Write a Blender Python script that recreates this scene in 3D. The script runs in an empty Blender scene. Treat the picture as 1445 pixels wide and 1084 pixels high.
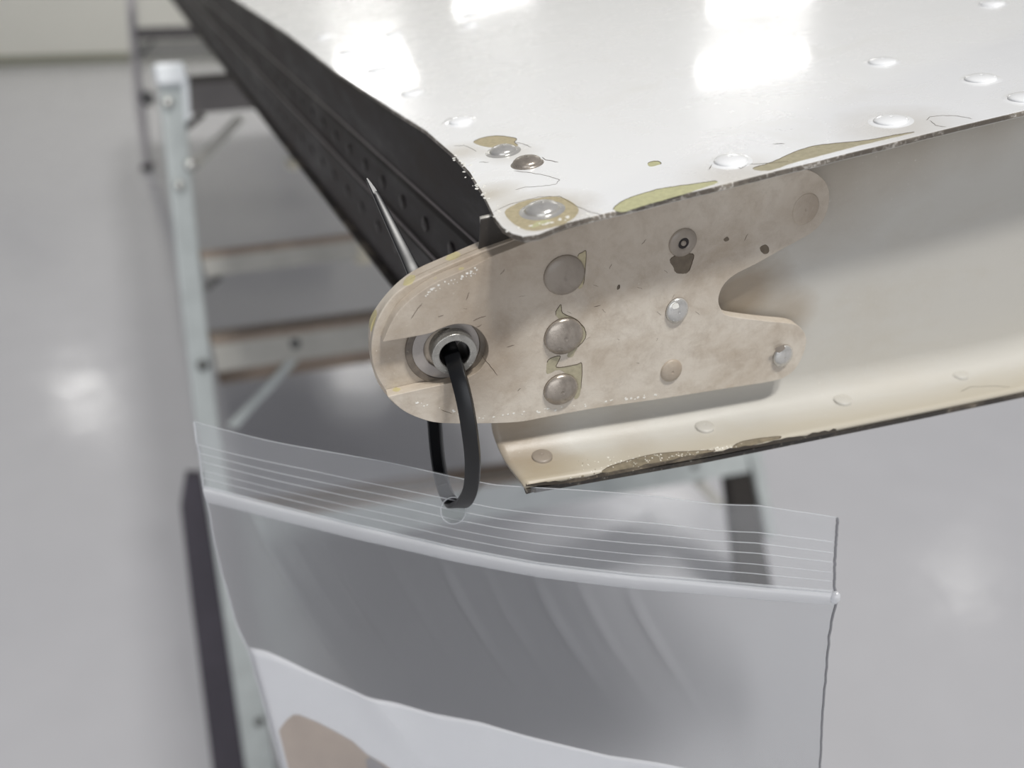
import bpy, bmesh, math, random
import numpy as np
from mathutils import Matrix, Vector
random.seed(7)
C = bpy.context.scene.collection
scene = bpy.context.scene

# ------------------------------------------------------------------ camera, world, lights, exposure
F, CX, CY, H = 1112.0, 722.5, 542.0, 1.25
CAM = np.array([0.0, 0.0, H])
PITCH = math.radians(30)
RT = np.array([1.0, 0, 0]); UPV = np.array([0, math.sin(PITCH), math.cos(PITCH)]); FW = np.array([0, math.cos(PITCH), -math.sin(PITCH)])
cam_d = bpy.data.cameras.new('camera'); cam = bpy.data.objects.new('camera', cam_d); C.objects.link(cam)
cam.location = CAM; cam.rotation_euler = (math.radians(90) - PITCH, 0, 0)
cam_d.sensor_width = 36.0; cam_d.lens = F / 1445 * 36.0
cam_d.clip_start = 0.005; cam_d.clip_end = 100
cam_d.dof.use_dof = True; cam_d.dof.focus_distance = 0.176; cam_d.dof.aperture_fstop = 9.0
scene.camera = cam
scene.view_settings.view_transform = 'Standard'; scene.view_settings.look = 'None'
scene.view_settings.exposure = 0.0; scene.view_settings.gamma = 1.0; scene.view_settings.use_curve_mapping = False
world = bpy.data.worlds.new('hangar_air'); scene.world = world; world.use_nodes = True
world.node_tree.nodes['Background'].inputs[0].default_value = (0.88, 0.89, 1.0, 1)
world.node_tree.nodes['Background'].inputs[1].default_value = 0.19
def area(name, loc, toward, sx, sy, watts, col):
    d = bpy.data.lights.new(name, 'AREA'); d.shape = 'RECTANGLE'; d.size = sx; d.size_y = sy; d.energy = watts; d.color = col
    o = bpy.data.objects.new(name, d); C.objects.link(o); o.location = loc
    o.rotation_euler = (Vector(loc) - Vector(toward)).to_track_quat('Z', 'Y').to_euler()
    return o
AIM = Vector((0, .2, H))
area('hangar_roof_lamp', AIM + Vector((0.22, -0.38, 0.91)).normalized() * 14, AIM, 1.25, .95, 1060, (1.0, .98, .945))
area('hangar_roof_lamp', AIM + Vector((0.34, -0.30, 0.89)).normalized() * 14, AIM, 1.25, .95, 740, (1.0, .98, .95))
# daylight through the open hangar doors behind the photographer
area('hangar_door_daylight', Vector((-1.0, -8.0, 2.9)), AIM, 8, 5, 225, (.93, .96, 1.0))

# ------------------------------------------------------------------ frames
def ray(x, y): return RT * ((x - CX) / F) - UPV * ((y - CY) / F) + FW
def c2w(v): return RT * v[0] + UPV * v[1] + FW * v[2]
def nrm(v): return v / np.linalg.norm(v)
d1 = nrm(np.array([5.81, 1.62, 1.0])); d2 = nrm(np.array([-.536, .622, 1.0]))
ez = nrm(np.cross(d2, d1)); ez = ez if ez[1] > 0 else -ez
EX = c2w(d1); EZ = c2w(ez); EY = np.cross(EX, EZ)   # EY points to the viewer; meshes store it as -Y (MIRY)
ORG = CAM + ray(645, 498) * 0.170            # the bushing centre on the face of the hinge bracket
AX = [EX, EY, EZ]
FLAP_M = Matrix(((EX[0], -EY[0], EZ[0], ORG[0]), (EX[1], -EY[1], EZ[1], ORG[1]), (EX[2], -EY[2], EZ[2], ORG[2]), (0, 0, 0, 1)))
def L(x, y, ax, c):
    """millimetres in the flap's own axes of the point of plane (axis ax = c) seen at x, y"""
    r = ray(x, y); e = AX[ax]; o = CAM - ORG
    t = (c * .001 - o @ e) / (r @ e); q = o + r * t
    return np.array([q @ EX, q @ EY, q @ EZ]) * 1000
def onplane(x, y, p0, n):
    r = ray(x, y); return CAM + r * (((p0 - CAM) @ n) / (r @ n))

# ------------------------------------------------------------------ materials
def new_mat(name):
    m = bpy.data.materials.new(name); m.use_nodes = True
    nt = m.node_tree; return m, nt, nt.nodes['Principled BSDF']
def srgb(r, g, b):
    f = lambda c: (c / 255 / 12.92) if c / 255 <= .04045 else ((c / 255 + .055) / 1.055) ** 2.4
    return (f(r), f(g), f(b), 1)
class G:
    def __init__(s, nt): s.nt = nt; s.tc = nt.nodes.new('ShaderNodeTexCoord')
    def n(s, t, **kw):
        o = s.nt.nodes.new(t)
        for k, v in kw.items(): setattr(o, k, v)
        return o
    def noise(s, scale, detail=5, rough=.6, stretch=None, dist=0):
        v = s.tc.outputs['Object']
        if stretch:
            mp = s.n('ShaderNodeMapping'); mp.inputs['Scale'].default_value = stretch
            s.nt.links.new(v, mp.inputs[0]); v = mp.outputs[0]
        o = s.n('ShaderNodeTexNoise'); o.inputs['Scale'].default_value = scale; o.inputs['Detail'].default_value = detail
        o.inputs['Roughness'].default_value = rough; o.inputs['Distortion'].default_value = dist
        s.nt.links.new(v, o.inputs['Vector']); return o.outputs['Fac']
    def ramp(s, fac, lo, hi, a=0., b=1.):
        o = s.n('ShaderNodeMapRange'); o.inputs[1].default_value = lo; o.inputs[2].default_value = hi
        o.inputs[3].default_value = a; o.inputs[4].default_value = b
        s.nt.links.new(fac, o.inputs[0]); return o.outputs[0]
    def math(s, op, a, b=None):
        o = s.n('ShaderNodeMath', operation=op)
        for i, v in enumerate((a, b)):
            if v is None: continue
            if isinstance(v, (int, float)): o.inputs[i].default_value = v
            else: s.nt.links.new(v, o.inputs[i])
        return o.outputs[0]
    def mix(s, fac, a, b):
        o = s.n('ShaderNodeMix', data_type='RGBA')
        for sock, v in ((o.inputs[0], fac), (o.inputs[6], a), (o.inputs[7], b)):
            if isinstance(v, tuple): sock.default_value = v
            elif isinstance(v, (int, float)): sock.default_value = v
            else: s.nt.links.new(v, sock)
        return o.outputs[2]
    def axis(s, i):
        o = s.n('ShaderNodeSeparateXYZ'); s.nt.links.new(s.tc.outputs['Object'], o.inputs[0]); return o.outputs[i]
    def spot(s, p, r0, r1, wob=None):
        """1 inside r0 of point p (mm), 0 beyond r1, with a wobbling border"""
        o = s.n('ShaderNodeVectorMath', operation='DISTANCE'); s.nt.links.new(s.tc.outputs['Object'], o.inputs[0])
        o.inputs[1].default_value = (p[0] * .001, -p[1] * .001, p[2] * .001)
        d = o.outputs['Value']
        if wob is not None: d = s.math('ADD', d, s.math('MULTIPLY', s.math('SUBTRACT', wob, .5), (r1) * .0010))
        return s.ramp(d, r0 * .001, r1 * .001, 1, 0)
    def bump(s, bsdf, fac, strength, dist):
        o = s.n('ShaderNodeBump'); o.inputs['Strength'].default_value = strength; o.inputs['Distance'].default_value = dist
        s.nt.links.new(fac, o.inputs['Height']); s.nt.links.new(o.outputs[0], bsdf.inputs['Normal']); return o

def plain(name, col, rough=.5, metal=0., var=.12, scale=200, coat=0.):
    m, nt, b = new_mat(name); g = G(nt)
    f = g.noise(scale, 4)
    dark = tuple(c * (1 - var * 2) for c in col[:3]) + (1,)
    nt.links.new(g.mix(g.ramp(f, .3, .7), dark, col), b.inputs['Base Color'])
    b.inputs['Roughness'].default_value = rough; b.inputs['Metallic'].default_value = metal
    b.inputs['Coat Weight'].default_value = coat
    return m

def painted(name, base, stain, fleck, stain_lo=.45, stain_hi=.8, rough=.4, spots=(), streak=(1, 1, 1), fl=.66, coat=0., wave=0., spot_col=None, bs=.35, mottle=0., chips=(), edge_dirt=None):
    m, nt, b = new_mat(name); g = G(nt)
    n1 = g.noise(60, 7, .65, streak, .4); n2 = g.noise(900, 4, .7); n3 = g.noise(260, 6, .7, streak)
    col = g.mix(g.ramp(n1, stain_lo, stain_hi), base, stain)
    sc = spot_col or tuple(c * .55 for c in stain[:3]) + (1,)
    for p, r0, r1, amt in spots:
        col = g.mix(g.math('MULTIPLY', g.spot(p, r0, r1, g.math('ADD', g.math('MULTIPLY', n1, .75), g.math('MULTIPLY', n3, .25))), amt), col, sc)
    for p, r0, r1 in chips:
        col = g.mix(g.ramp(g.spot(p, r0, r1, n3), .42, .5), col, srgb(190, 180, 136))
    if edge_dirt:
        col = g.mix(g.math('MULTIPLY', g.ramp(g.math('ADD', g.axis(1), g.math('MULTIPLY', g.math('SUBTRACT', n1, .5), .012)), -.001, -.008), .42), col, edge_dirt)
    if mottle:
        n4 = g.noise(150, 9, .75, None, .3)
        col = g.mix(g.math('MULTIPLY', g.ramp(n4, .46, .7), mottle), col, sc)
    col = g.mix(g.math('MULTIPLY', g.ramp(n2, fl, fl + .08), g.ramp(n1, .4, .65)), col, fleck)
    nt.links.new(col, b.inputs['Base Color'])
    nt.links.new(g.ramp(n1, .3, .7, rough * .8, rough * 1.3), b.inputs['Roughness'])
    b.inputs['Coat Weight'].default_value = coat; b.inputs['Coat Roughness'].default_value = .06
    h = g.math('ADD', g.math('MULTIPLY', n3, .35), g.math('MULTIPLY', n2, .18))
    bp = g.bump(b, h, bs, .0006)
    if wave:
        o = g.n('ShaderNodeBump'); o.inputs['Strength'].default_value = 1; o.inputs['Distance'].default_value = wave
        nt.links.new(g.noise(14, 2, .5, (1, .5, 1)), o.inputs['Height']); nt.links.new(o.outputs[0], bp.inputs['Normal'])
        nt.links.new(o.outputs[0], b.inputs['Coat Normal'])
    return m

PX = lambda x, y, ax=1, c=0: L(x, y, ax, c)
M = {}
# white enamel of the upper skin: dirt creeps in from the worn front corner
M['skin'] = painted('white_enamel', srgb(247, 248, 248), srgb(236, 236, 232), srgb(244, 244, 242), .5, .9, .25,
                    spots=[(PX(690, 275, 2, 28), 1, 9, .7), (PX(765, 300, 2, 28), 3, 13, .75), (PX(650, 215, 2, 28), 1, 9, .5), (PX(1040, 250, 2, 28), 3, 14, .45),
                           (PX(1270, 180, 2, 28), 3, 16, .4), (PX(720, 215, 2, 28), 2, 8, .35)], coat=.8, wave=.00022, bs=.08, spot_col=srgb(190, 180, 160))
M['bracket'] = painted('aged_bracket_paint', srgb(206, 197, 183), srgb(178, 164, 146), srgb(226, 220, 208), .46, .74, .42,
                       spots=[(PX(680, 510), 5, 15, .55), (PX(640, 440), 4, 16, .35), (PX(720, 350), 6, 26, .5), (PX(900, 330), 5, 20, .35), (PX(1020, 360), 5, 18, .3), (PX(1140, 300), 2, 14, .4), (PX(560, 500), 2, 10, .5)],
                       streak=(.85, 1, 1.15), chips=[(PX(575, 392, 1, -5), 1.0, 2.4), (PX(526, 452, 1, -6), 1.5, 3.2), (PX(640, 362, 1, -6), .8, 2.2), (PX(610, 385, 1, -1.5), .6, 2.0), (PX(560, 553, 1, -2), .5, 1.8), (PX(650, 375, 1, -1), .4, 1.5)], spot_col=srgb(140, 122, 102), mottle=.38, bs=.55)
M['web'] = painted('cream_channel_paint', srgb(191, 188, 180), srgb(185, 179, 167), srgb(214, 210, 202), .5, .9, .38,
                   spots=[(PX(1045, 420, 1, -5), 4, 16, .75), (PX(1180, 240, 1, -5), 4, 24, .45), (PX(1300, 200, 1, -5), 2, 16, .35), (PX(1400, 170, 1, -5), 2, 14, .3), (PX(1120, 440, 1, -5), 2, 8, .5), (PX(720, 610, 1, 0), 6, 18, .7),
                          (PX(770, 660, 1, 8), 3, 12, .35), (PX(900, 600, 1, 3), 3, 10, .3)], streak=(.5, 1, 1), spot_col=srgb(146, 128, 104), edge_dirt=srgb(174, 161, 132))
M['grime'] = painted('grimy_dark_metal', srgb(36, 31, 31), srgb(64, 57, 52), srgb(76, 70, 66), .48, .8, .5, streak=(1, .35, 1), fl=.8)
M['edge'] = painted('worn_black_edge', srgb(50, 45, 40), srgb(120, 110, 95), srgb(190, 182, 168), .5, .7, .5, fl=.6)
M['edge2'] = painted('worn_skin_edge', srgb(92, 85, 76), srgb(150, 142, 130), srgb(225, 220, 212), .45, .65, .5, fl=.52)
M['primer'] = plain('green_primer', srgb(196, 194, 152), .55, 0, .10, 900)
M['primer_tan'] = plain('tan_primer', srgb(186, 174, 142), .55, 0, .12, 900)
M['primer_dull'] = plain('dull_olive_primer', srgb(176, 168, 142), .6, 0, .12, 900)
M['bare_dark'] = plain('grimy_bare_patch', srgb(112, 100, 84), .6, 0, .15, 700)
M['worn'] = plain('worn_primer_patch', srgb(140, 130, 110), .7, 0, .2, 500)
M['crack'] = plain('dark_paint_crack', srgb(70, 55, 40), .8, 0, .1, 500)
M['curl'] = plain('lifted_paint_rim', srgb(240, 238, 230), .5, 0, .05, 500)
M['rivet_metal'] = painted('worn_rivet_metal', srgb(172, 163, 152), srgb(112, 103, 95), srgb(215, 208, 198), .42, .6, .28, fl=.66)
M['rivet_bright'] = painted('bare_rivet_metal', srgb(205, 203, 198), srgb(150, 148, 144), srgb(235, 235, 232), .45, .65, .22, fl=.62)
M['grime'].node_tree.nodes['Principled BSDF'].inputs['Specular IOR Level'].default_value = .28
for k in ('rivet_metal', 'rivet_bright'): M[k].node_tree.nodes['Principled BSDF'].inputs['Metallic'].default_value = .55
M['rivet_grimy'] = painted('grimy_rivet', srgb(150, 140, 128), srgb(112, 102, 92), srgb(190, 182, 170), .45, .7, .35, fl=.7)
M['rivet_dark'] = plain('dark_rivet', srgb(48, 42, 40), .4, .2, .2, 400)
M['pin_hole'] = plain('pin_hollow', srgb(70, 64, 58), .5, .2, .2, 900)
M['steel'] = painted('scuffed_steel', srgb(172, 170, 164), srgb(120, 118, 112), srgb(226, 224, 216), .42, .6, .28, fl=.56)
M['steel'].node_tree.nodes['Principled BSDF'].inputs['Metallic'].default_value = .75
M['bore'] = plain('dark_bore', srgb(52, 48, 48), .3, .6, .2, 500)
M['race'] = plain('grey_bearing_face', srgb(176, 170, 164), .25, .45, .10, 300)
M['race_dark'] = painted('stained_race', srgb(120, 110, 98), srgb(78, 70, 62), srgb(170, 160, 146), .45, .65, .35)
M['nylon'] = plain('black_nylon', srgb(14, 15, 17), .34, 0, .1, 300)
M['alu'] = plain('ladder_aluminium', srgb(196, 202, 200), .42, .25, .08, 30)
M['alu_dull'] = plain('dull_step_aluminium', srgb(186, 184, 176), .5, .1, .10, 25)
M['tread'] = plain('brown_grip_tread', srgb(160, 144, 130), .8, 0, .15, 40)
M['step_dark'] = plain('dark_grip_tread', srgb(84, 80, 76), .8, 0, .1, 40)
M['cap'] = plain('white_plastic_cap', srgb(232, 236, 238), .35, 0, .03, 20)
M['rubber'] = plain('black_rubber', srgb(46, 42, 38), .7, 0, .1, 60)
M['bolt'] = plain('zinc_bolt', srgb(205, 205, 200), .25, .7, .1, 60)
M['bolt_dark'] = plain('dull_bolt', srgb(110, 110, 108), .4, .5, .1, 60)
M['stand_paint'] = plain('grey_stand_paint', srgb(182, 178, 180), .4, 0, .06, 12)
M['block'] = plain('cream_block', srgb(206, 200, 182), .6, 0, .06, 20)
M['pewter'] = plain('dark_grey_bar', srgb(118, 114, 112), .6, 0, .1, 20)

M['shadow_dark'] = plain('painted_rail_shadow', srgb(70, 66, 74), .7, 0, .1, 20)
# ------------------------------------------------------------------ builders
MIRY = 1
def me_from(name, verts, faces, smooth=False, scale=.001):
    me = bpy.data.meshes.new(name)
    me.from_pydata([(float(v[0]) * scale, float(v[1]) * scale * MIRY, float(v[2]) * scale) for v in verts], [], faces); me.validate(); me.update()
    bm = bmesh.new(); bm.from_mesh(me); bmesh.ops.recalc_face_normals(bm, faces=bm.faces); bm.to_mesh(me); bm.free()
    if smooth:
        for p in me.polygons: p.use_smooth = True
    return me
def obj(name, me, mat, parent=None, label=None, bevel=0, angle=35, solid=0, solid_off=-1):
    o = bpy.data.objects.new(name, me); C.objects.link(o)
    if not me.materials: me.materials.append(mat)
    if parent is not None: o.parent = parent
    if solid:
        s = o.modifiers.new('thick', 'SOLIDIFY'); s.thickness = solid; s.offset = solid_off
    if bevel:
        b = o.modifiers.new('bevel', 'BEVEL'); b.width = bevel; b.segments = 3; b.limit_method = 'ANGLE'; b.angle_limit = math.radians(angle)
        for p in me.polygons: p.use_smooth = True
        b.harden_normals = True
    if label: o['label'] = label
    return o
def thing(name, label, cat, mat4=None, group=None):
    o = bpy.data.objects.new(name, None); C.objects.link(o); o.empty_display_size = .02
    if mat4 is not None: o.matrix_world = mat4
    o['label'] = label; o['category'] = cat
    if group: o['group'] = group
    return o
def extrude_poly(pts, fr, a, b):
    """closed outline pts (2-D) swept from a to b; fr(p, c) gives a 3-D point"""
    n = len(pts); v = [fr(p, a) for p in pts] + [fr(p, b) for p in pts]
    f = [list(range(n)), list(range(2 * n - 1, n - 1, -1))] + [[i, (i + 1) % n, n + (i + 1) % n, n + i] for i in range(n)]
    return v, f
def lathe(profile, seg=28, cap=True):
    """profile of (r, h); axis +Z"""
    v, f = [], []
    for r, h in profile:
        for k in range(seg):
            a = 2 * math.pi * k / seg; v.append((r * math.cos(a), r * math.sin(a), h))
    for i in range(len(profile) - 1):
        for k in range(seg):
            f.append([i * seg + k, i * seg + (k + 1) % seg, (i + 1) * seg + (k + 1) % seg, (i + 1) * seg + k])
    if cap: f.append([(len(profile) - 1) * seg + k for k in range(seg)])
    return v, f
def catmull(pts, n=8, closed=False):
    P = [np.array(p, float) for p in pts]; out = []
    m = len(P)
    for i in range(m if closed else m - 1):
        if closed: a, b, c, d = P[(i - 1) % m], P[i], P[(i + 1) % m], P[(i + 2) % m]
        else: a, b, c, d = P[max(i - 1, 0)], P[i], P[i + 1], P[min(i + 2, m - 1)]
        for k in range(n):
            t = k / n
            out.append(.5 * ((2 * b) + (-a + c) * t + (2 * a - 5 * b + 4 * c - d) * t * t + (-a + 3 * b - 3 * c + d) * t ** 3))
    if not closed: out.append(P[-1])
    return out
def tube(path, r, seg=5):
    v, f = [], []; P = [np.array(p, float) for p in path]
    for i, p in enumerate(P):
        t = nrm(P[min(i + 1, len(P) - 1)] - P[max(i - 1, 0)])
        a = np.cross(t, [0.3, .2, 1.0]); a = nrm(a); b = np.cross(t, a)
        rr = r * (0.35 if i in (0, len(P) - 1) else 1)
        for k in range(seg):
            q = 2 * math.pi * k / seg; v.append(p + (a * math.cos(q) + b * math.sin(q)) * rr)
    for i in range(len(P) - 1):
        for k in range(seg): f.append([i * seg + k, i * seg + (k + 1) % seg, (i + 1) * seg + (k + 1) % seg, (i + 1) * seg + k])
    return v, f
def frame_at(p, n, spin=0.):
    """local frame whose Z is the surface normal n"""
    n = (n[0], n[1] * MIRY, n[2]); p = (p[0], p[1] * MIRY, p[2])
    z = Vector(n).normalized(); q = z.to_track_quat('Z', 'Y')
    m = q.to_matrix().to_4x4() @ Matrix.Rotation(spin, 4, 'Z'); m.translation = Vector(p) * .001; return m

# ------------------------------------------------------------------ the room
def struct(o): o['kind'] = 'structure'; return o
m, nt, b = new_mat('epoxy_floor'); g = G(nt)
f1 = g.noise(.9, 5, .6); f2 = g.noise(7, 6, .65)
nt.links.new(g.mix(g.ramp(g.math('ADD', g.math('MULTIPLY', f1, .6), g.math('MULTIPLY', f2, .4)), .38, .62), srgb(185, 185, 188), srgb(189, 189, 192)), b.inputs['Base Color'])
nt.links.new(g.ramp(f2, .3, .7, .11, .20), b.inputs['Roughness']); g.bump(b, g.noise(7, 4, .6), .22, .01)
M['floor'] = m
M['wall'] = plain('hangar_wall_paint', srgb(206, 205, 196), .6, 0, .02, 1.2)
M['trim'] = plain('base_trim_paint', srgb(128, 128, 112), .6, 0, .06, 3)
WP = onplane(100, 89, np.array([0, 0, 0.]), np.array([0, 0, 1.])); WYAW = .25
def boxm(x0, x1, y0, y1, z0, z1):
    v = [(x, y, z) for z in (z0, z1) for y in (y0, y1) for x in (x0, x1)]
    return v, [[0, 1, 3, 2], [4, 5, 7, 6], [0, 1, 5, 4], [2, 3, 7, 6], [0, 2, 6, 4], [1, 3, 7, 5]]
v, f = boxm(-14, 14, -8, 16, -.1, 0); struct(obj('floor', me_from('floor', v, f, scale=1), M['floor']))
wm = Matrix.Translation(Vector(WP)) @ Matrix.Rotation(WYAW, 4, 'Z')
v, f = boxm(-12, 18, .02, .22, 0, 6.5); o = struct(obj('wall_back', me_from('wall_back', v, f, scale=1), M['wall'])); o.matrix_world = wm
v, f = boxm(-12, 18, 0, .02, 0, .085); o = struct(obj('baseboard_back', me_from('baseboard_back', v, f, scale=1), M['trim'], bevel=.004)); o.matrix_world = wm

# ------------------------------------------------------------------ the flap
flap = thing('aircraft_flap', 'white painted aircraft flap with chipped paint, dome rivets and a hinge bracket', 'flap', FLAP_M)
MIRY = -1
ZS = 28.0; YW = -5.0; YF = 10.5
def edge_x(Y): return 7.4 + (Y + 92.2) * .1413
# upper skin -------------------------------------------------
rim = [L(x, y, 2, ZS) for x, y in [(333, 0), (406, 48), (472, 100), (555, 156), (600, 184), (640, 219), (662, 243), (680, 272), (690, 292), (697, 307), (708, 321), (722, 330), (738, 334), (760, 331)]]
lip = [L(x, y, 1, 10.0) for x, y in [(800, 319), (850, 308), (900, 295), (950, 281), (1000, 268), (1050, 253), (1100, 239), (1150, 224), (1200, 212), (1250, 199), (1300, 189), (1350, 177), (1400, 167), (1445, 156)]]
out = [(edge_x(-4600), -4600), (edge_x(-1500), -1500)] + [(p[0], p[1]) for p in rim]
for p in lip: out.append((p[0], 10.0 + random.uniform(-.25, .25) + (p[2] - ZS) * .0))
out += [(300, 10), (700, 10), (720, -4600)]
v, f = extrude_poly(out, lambda p, c: (p[0], p[1], c), ZS, ZS - 1.3)
me = me_from('top_skin', v, f); me.materials.append(M['skin']); me.materials.append(M['edge2'])
n_ = len(out)
for p in me.polygons:
    if abs(p.normal.z) < .5: p.material_index = 1
top = obj('top_skin', me, M['skin'], flap, 'glossy white upper skin with worn front edge', bevel=.00035)
# end channel (web bending into the lower flange) ------------
fx = [7.9, 54.8, 116.7, 150.1, 300, 700]; fz = [-33.0, -40.5, -48.5, -52.5, -60, -40]
def zb(X): return float(np.interp(X, fx, fz))
def section(X0):
    R = 7.5; pts = [(YW, 26.6)] + [(YW, zt) for zt in (14, 0, -10)]
    for k in range(0, 11):
        a = math.pi / 2 * k / 10; pts.append((YW + R - R * math.cos(a), ('b', R - R * math.sin(a))))
    pts += [(YF * .45, ('b', 0)), (YF * .8, ('b', 0)), (YF, ('b', 0))]
    res = []
    for Y, Z in pts:
        z = zb(X0) + Z[1] if isinstance(Z, tuple) else Z; k = max(0, 1 - (X0 - 5.3) / 20)
        res.append((X0 + k * ((Y - YW) * .17 + max(0, z + 28) / 54 * 5.5), Y, z))
    return res
xs = [5.3, 7, 10, 14, 20, 28, 36, 45, 54, 64, 74, 84, 95, 106, 117, 130, 150, 180, 240, 320, 450, 700]
v, f = [], []
for X in xs: v += section(X)
k_ = len(section(20))
for i in range(len(xs) - 1):
    for j in range(k_ - 1): f.append([i * k_ + j, (i + 1) * k_ + j, (i + 1) * k_ + j + 1, i * k_ + j + 1])
me = me_from('end_channel', v, f, True)
# normals must face the viewer (+Y)
if sum(p.normal.y for p in me.polygons) > 0: me.flip_normals()
chan = obj('end_channel', me, M['web'], flap, 'cream painted end channel with a riveted lower flange', solid=.0011, solid_off=-1)
# lower skin -------------------------------------------------
v, f = [], []
ys = [YF + .35, YF - .3, -10, -200, -800, -4600]
for X in xs:
    for Y in ys: v.append((X + ((Y - YW) * .17 if X < 10 and Y > -6 else 0) + (edge_x(Y) - edge_x(-6) + (0 if X > 100 else 5) if Y < -6 else 0), Y, zb(X) - 2.5))
k2 = len(ys)
for i in range(len(xs) - 1):
    for j in range(k2 - 1): f.append([i * k2 + j, (i + 1) * k2 + j, (i + 1) * k2 + j + 1, i * k2 + j + 1])
me = me_from('lower_skin', v, f)
if sum(p.normal.z for p in me.polygons) > 0: me.flip_normals()
low = obj('lower_skin', me, M['edge'], flap, 'dark worn edge of the lower skin', solid=.0013, solid_off=-1)
# spar along the far-going side -------------------------------
prof = [(1.2, 27.0), (0.6, 24), (.4, 7.5), (-.4, 6.0), (-1.4, 5.4), (-3.2, -6.4), (-4.4, -8.0), (-5.0, -8.6), (-6.6, -35.5), (-7.2, -37.2), (-6.0, -38.0), (6, -38)]
ysp = [-7, -40, -80, -140, -220, -320, -450, -650, -1000, -1500, -2600, -4600]
v, f = [], []
for Y in ysp:
    for dx, z in prof: v.append((edge_x(Y) + dx, Y, z))
kp = len(prof)
for i in range(len(ysp) - 1):
    for j in range(kp - 1): f.append([i * kp + j, (i + 1) * kp + j, (i + 1) * kp + j + 1, i * kp + j + 1])
me = me_from('spar', v, f)
if sum(p.normal.x for p in me.polygons) > 0: me.flip_normals()
spar = obj('spar', me, M['grime'], flap, 'dark grime-covered spar running away under the skin edge', bevel=.0022, angle=12, solid=.0010, solid_off=-1)
v, f = extrude_poly([(p[0], p[2]) for p in (L(x, y, 1, -4.6) for x, y in [(675, 290), (675, 358), (720, 352), (760, 335), (760, 290)])], lambda p, c: (p[0], c, min(p[1], 26.5)), -4.4, -4.95)
obj('corner_shade_sheet', me_from('corner_shade_sheet', v, f), M['edge'], flap, 'black sheet standing in for the shade on the web end under the skin corner', bevel=.0001)  # thin dark sheet over the web end, added as the skin corner's shade
# ------------------------------------------------------------------ rivets
def dome(r, h, seg=28, skirt=0., dim=True, rim=.12):
    pr = []
    if skirt: pr += [(r * (1 + skirt), 0), (r * (1 + skirt * .5), h * .05), (r * 1.06, h * .10)]
    pr += [(r, -.1 if not skirt else h * .12), (r, h * rim + (h * .1 if skirt else 0))]
    b0 = h * rim + (h * .1 if skirt else 0)
    for k in range(1, 9):
        a = math.pi / 2 * k / 8; rr = r * math.cos(a)
        if rr > r * .08: pr.append((rr, b0 + (h - b0) * math.sin(a)))
    if dim: pr += [(r * .10, h), (r * .07, h - .10), (.01, h - .12)]
    else: pr += [(.01, h)]
    v, f = lathe(pr, seg, False); return me_from('rivet', v, f, True)
mesh_cache = {}
def rivet(p, n, r, h, mat, parent, label=None, sx=1., spin=0., skirt=0., pin=None, rim=.12, name='rivet', dark_rim=False):
    key_ = (dark_rim, round(r, 2), round(h, 2), mat, skirt, rim)
    if key_ not in mesh_cache:
        me = dome(r, h, skirt=skirt, rim=rim); me.materials.append(M[mat]); mesh_cache[key_] = me
        if dark_rim:
            me.materials.append(M['crack'])
            for q in me.polygons:
                if q.index < 28: q.material_index = 1
    o = obj(name, mesh_cache[key_], M[mat], parent, label)
    o.matrix_local = frame_at(p, n, spin) @ Matrix.Diagonal((sx, 1, 1, 1))
    return o
# skin rivets (x, y, radius mm, height, material, skirt)
NZ = (0, 0, 1); NY = (0, 1, 0)
skin_r = [(765, 297, 3.5, 1.7, 'rivet_bright', .35, 'silver scuffed rivet nearest the skin corner'), (744, 231, 3.35, 1.7, 'rivet_metal', .15, 'bare metal rivet head'), (710, 214, 3.2, 1.5, 'rivet_bright', .35, 'bare rivet below the tan paint chip'),
          (651, 172, 3.3, 1.3, 'skin', .32, None), (582, 131, 3.5, 1.05, 'skin', .32, None), (533, 99, 3.5, 1.05, 'skin', .32, None), (492, 74, 3.5, 1.05, 'skin', .32, None), (458, 52, 3.5, 1.05, 'skin', .32, None), (556, 49, 3.6, 1.2, 'skin', .32, None), (664, 35, 3.6, 1.2, 'skin', .32, None), (664, 20, 3.2, 1.0, 'skin', .5, None) ,
          (1031, 228, 3.4, 1.2, 'skin', .3, 'rivet with cracked paint near the front edge'), (1257, 171, 3.5, 1.05, 'skin', .32, None), (1447, 139, 3.5, 1.05, 'skin', .32, None), (1245, 88, 3.5, 1.05, 'skin', .32, None), (1384, 112, 3.5, 1.05, 'skin', .32, None), (1400, 6, 3.5, 1.05, 'skin', .32, None)]
for x, y, r, h, mt, sk, lb in skin_r:
    rivet(L(x, y, 2, ZS), NZ, r, h, mt, flap, lb, skirt=sk)
# lower flange rivets
def flange_pt(x, y):
    p = L(x, y, 2, -40)
    for _ in range(12): p = L(x, y, 2, zb(p[0]))
    return p
for x, y, mt, lb in [(765, 646, 'rivet_grimy', 'flaking rivet at the flange corner'), (994, 604, 'web', None), (1188, 566, 'web', None), (1353, 530, 'web', None)]:
    p = flange_pt(x, y); nn = np.array([.13, 0, 1.0])
    rivet(p, nn, 2.5, 1.1, mt, flap, lb, rim=.55)
M['bend'] = plain('pale_bend_glint', srgb(128, 120, 120), .35, .2, .1, 60)
for dx, z in ((-.1, 6.4), (-4.5, -7.4)):
    v, f = tube([(edge_x(Y) + dx + .3, Y, z) for Y in (-6, -30, -60, -100, -180, -300, -500, -800, -1400)], .55, 6)  # pale tubes put the light caught by the spar's bends into colour
    obj('bend_glint', me_from('bend_glint', v, f, True), M['bend'], flap, 'pale strip painted as light caught on the spar bend')
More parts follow.
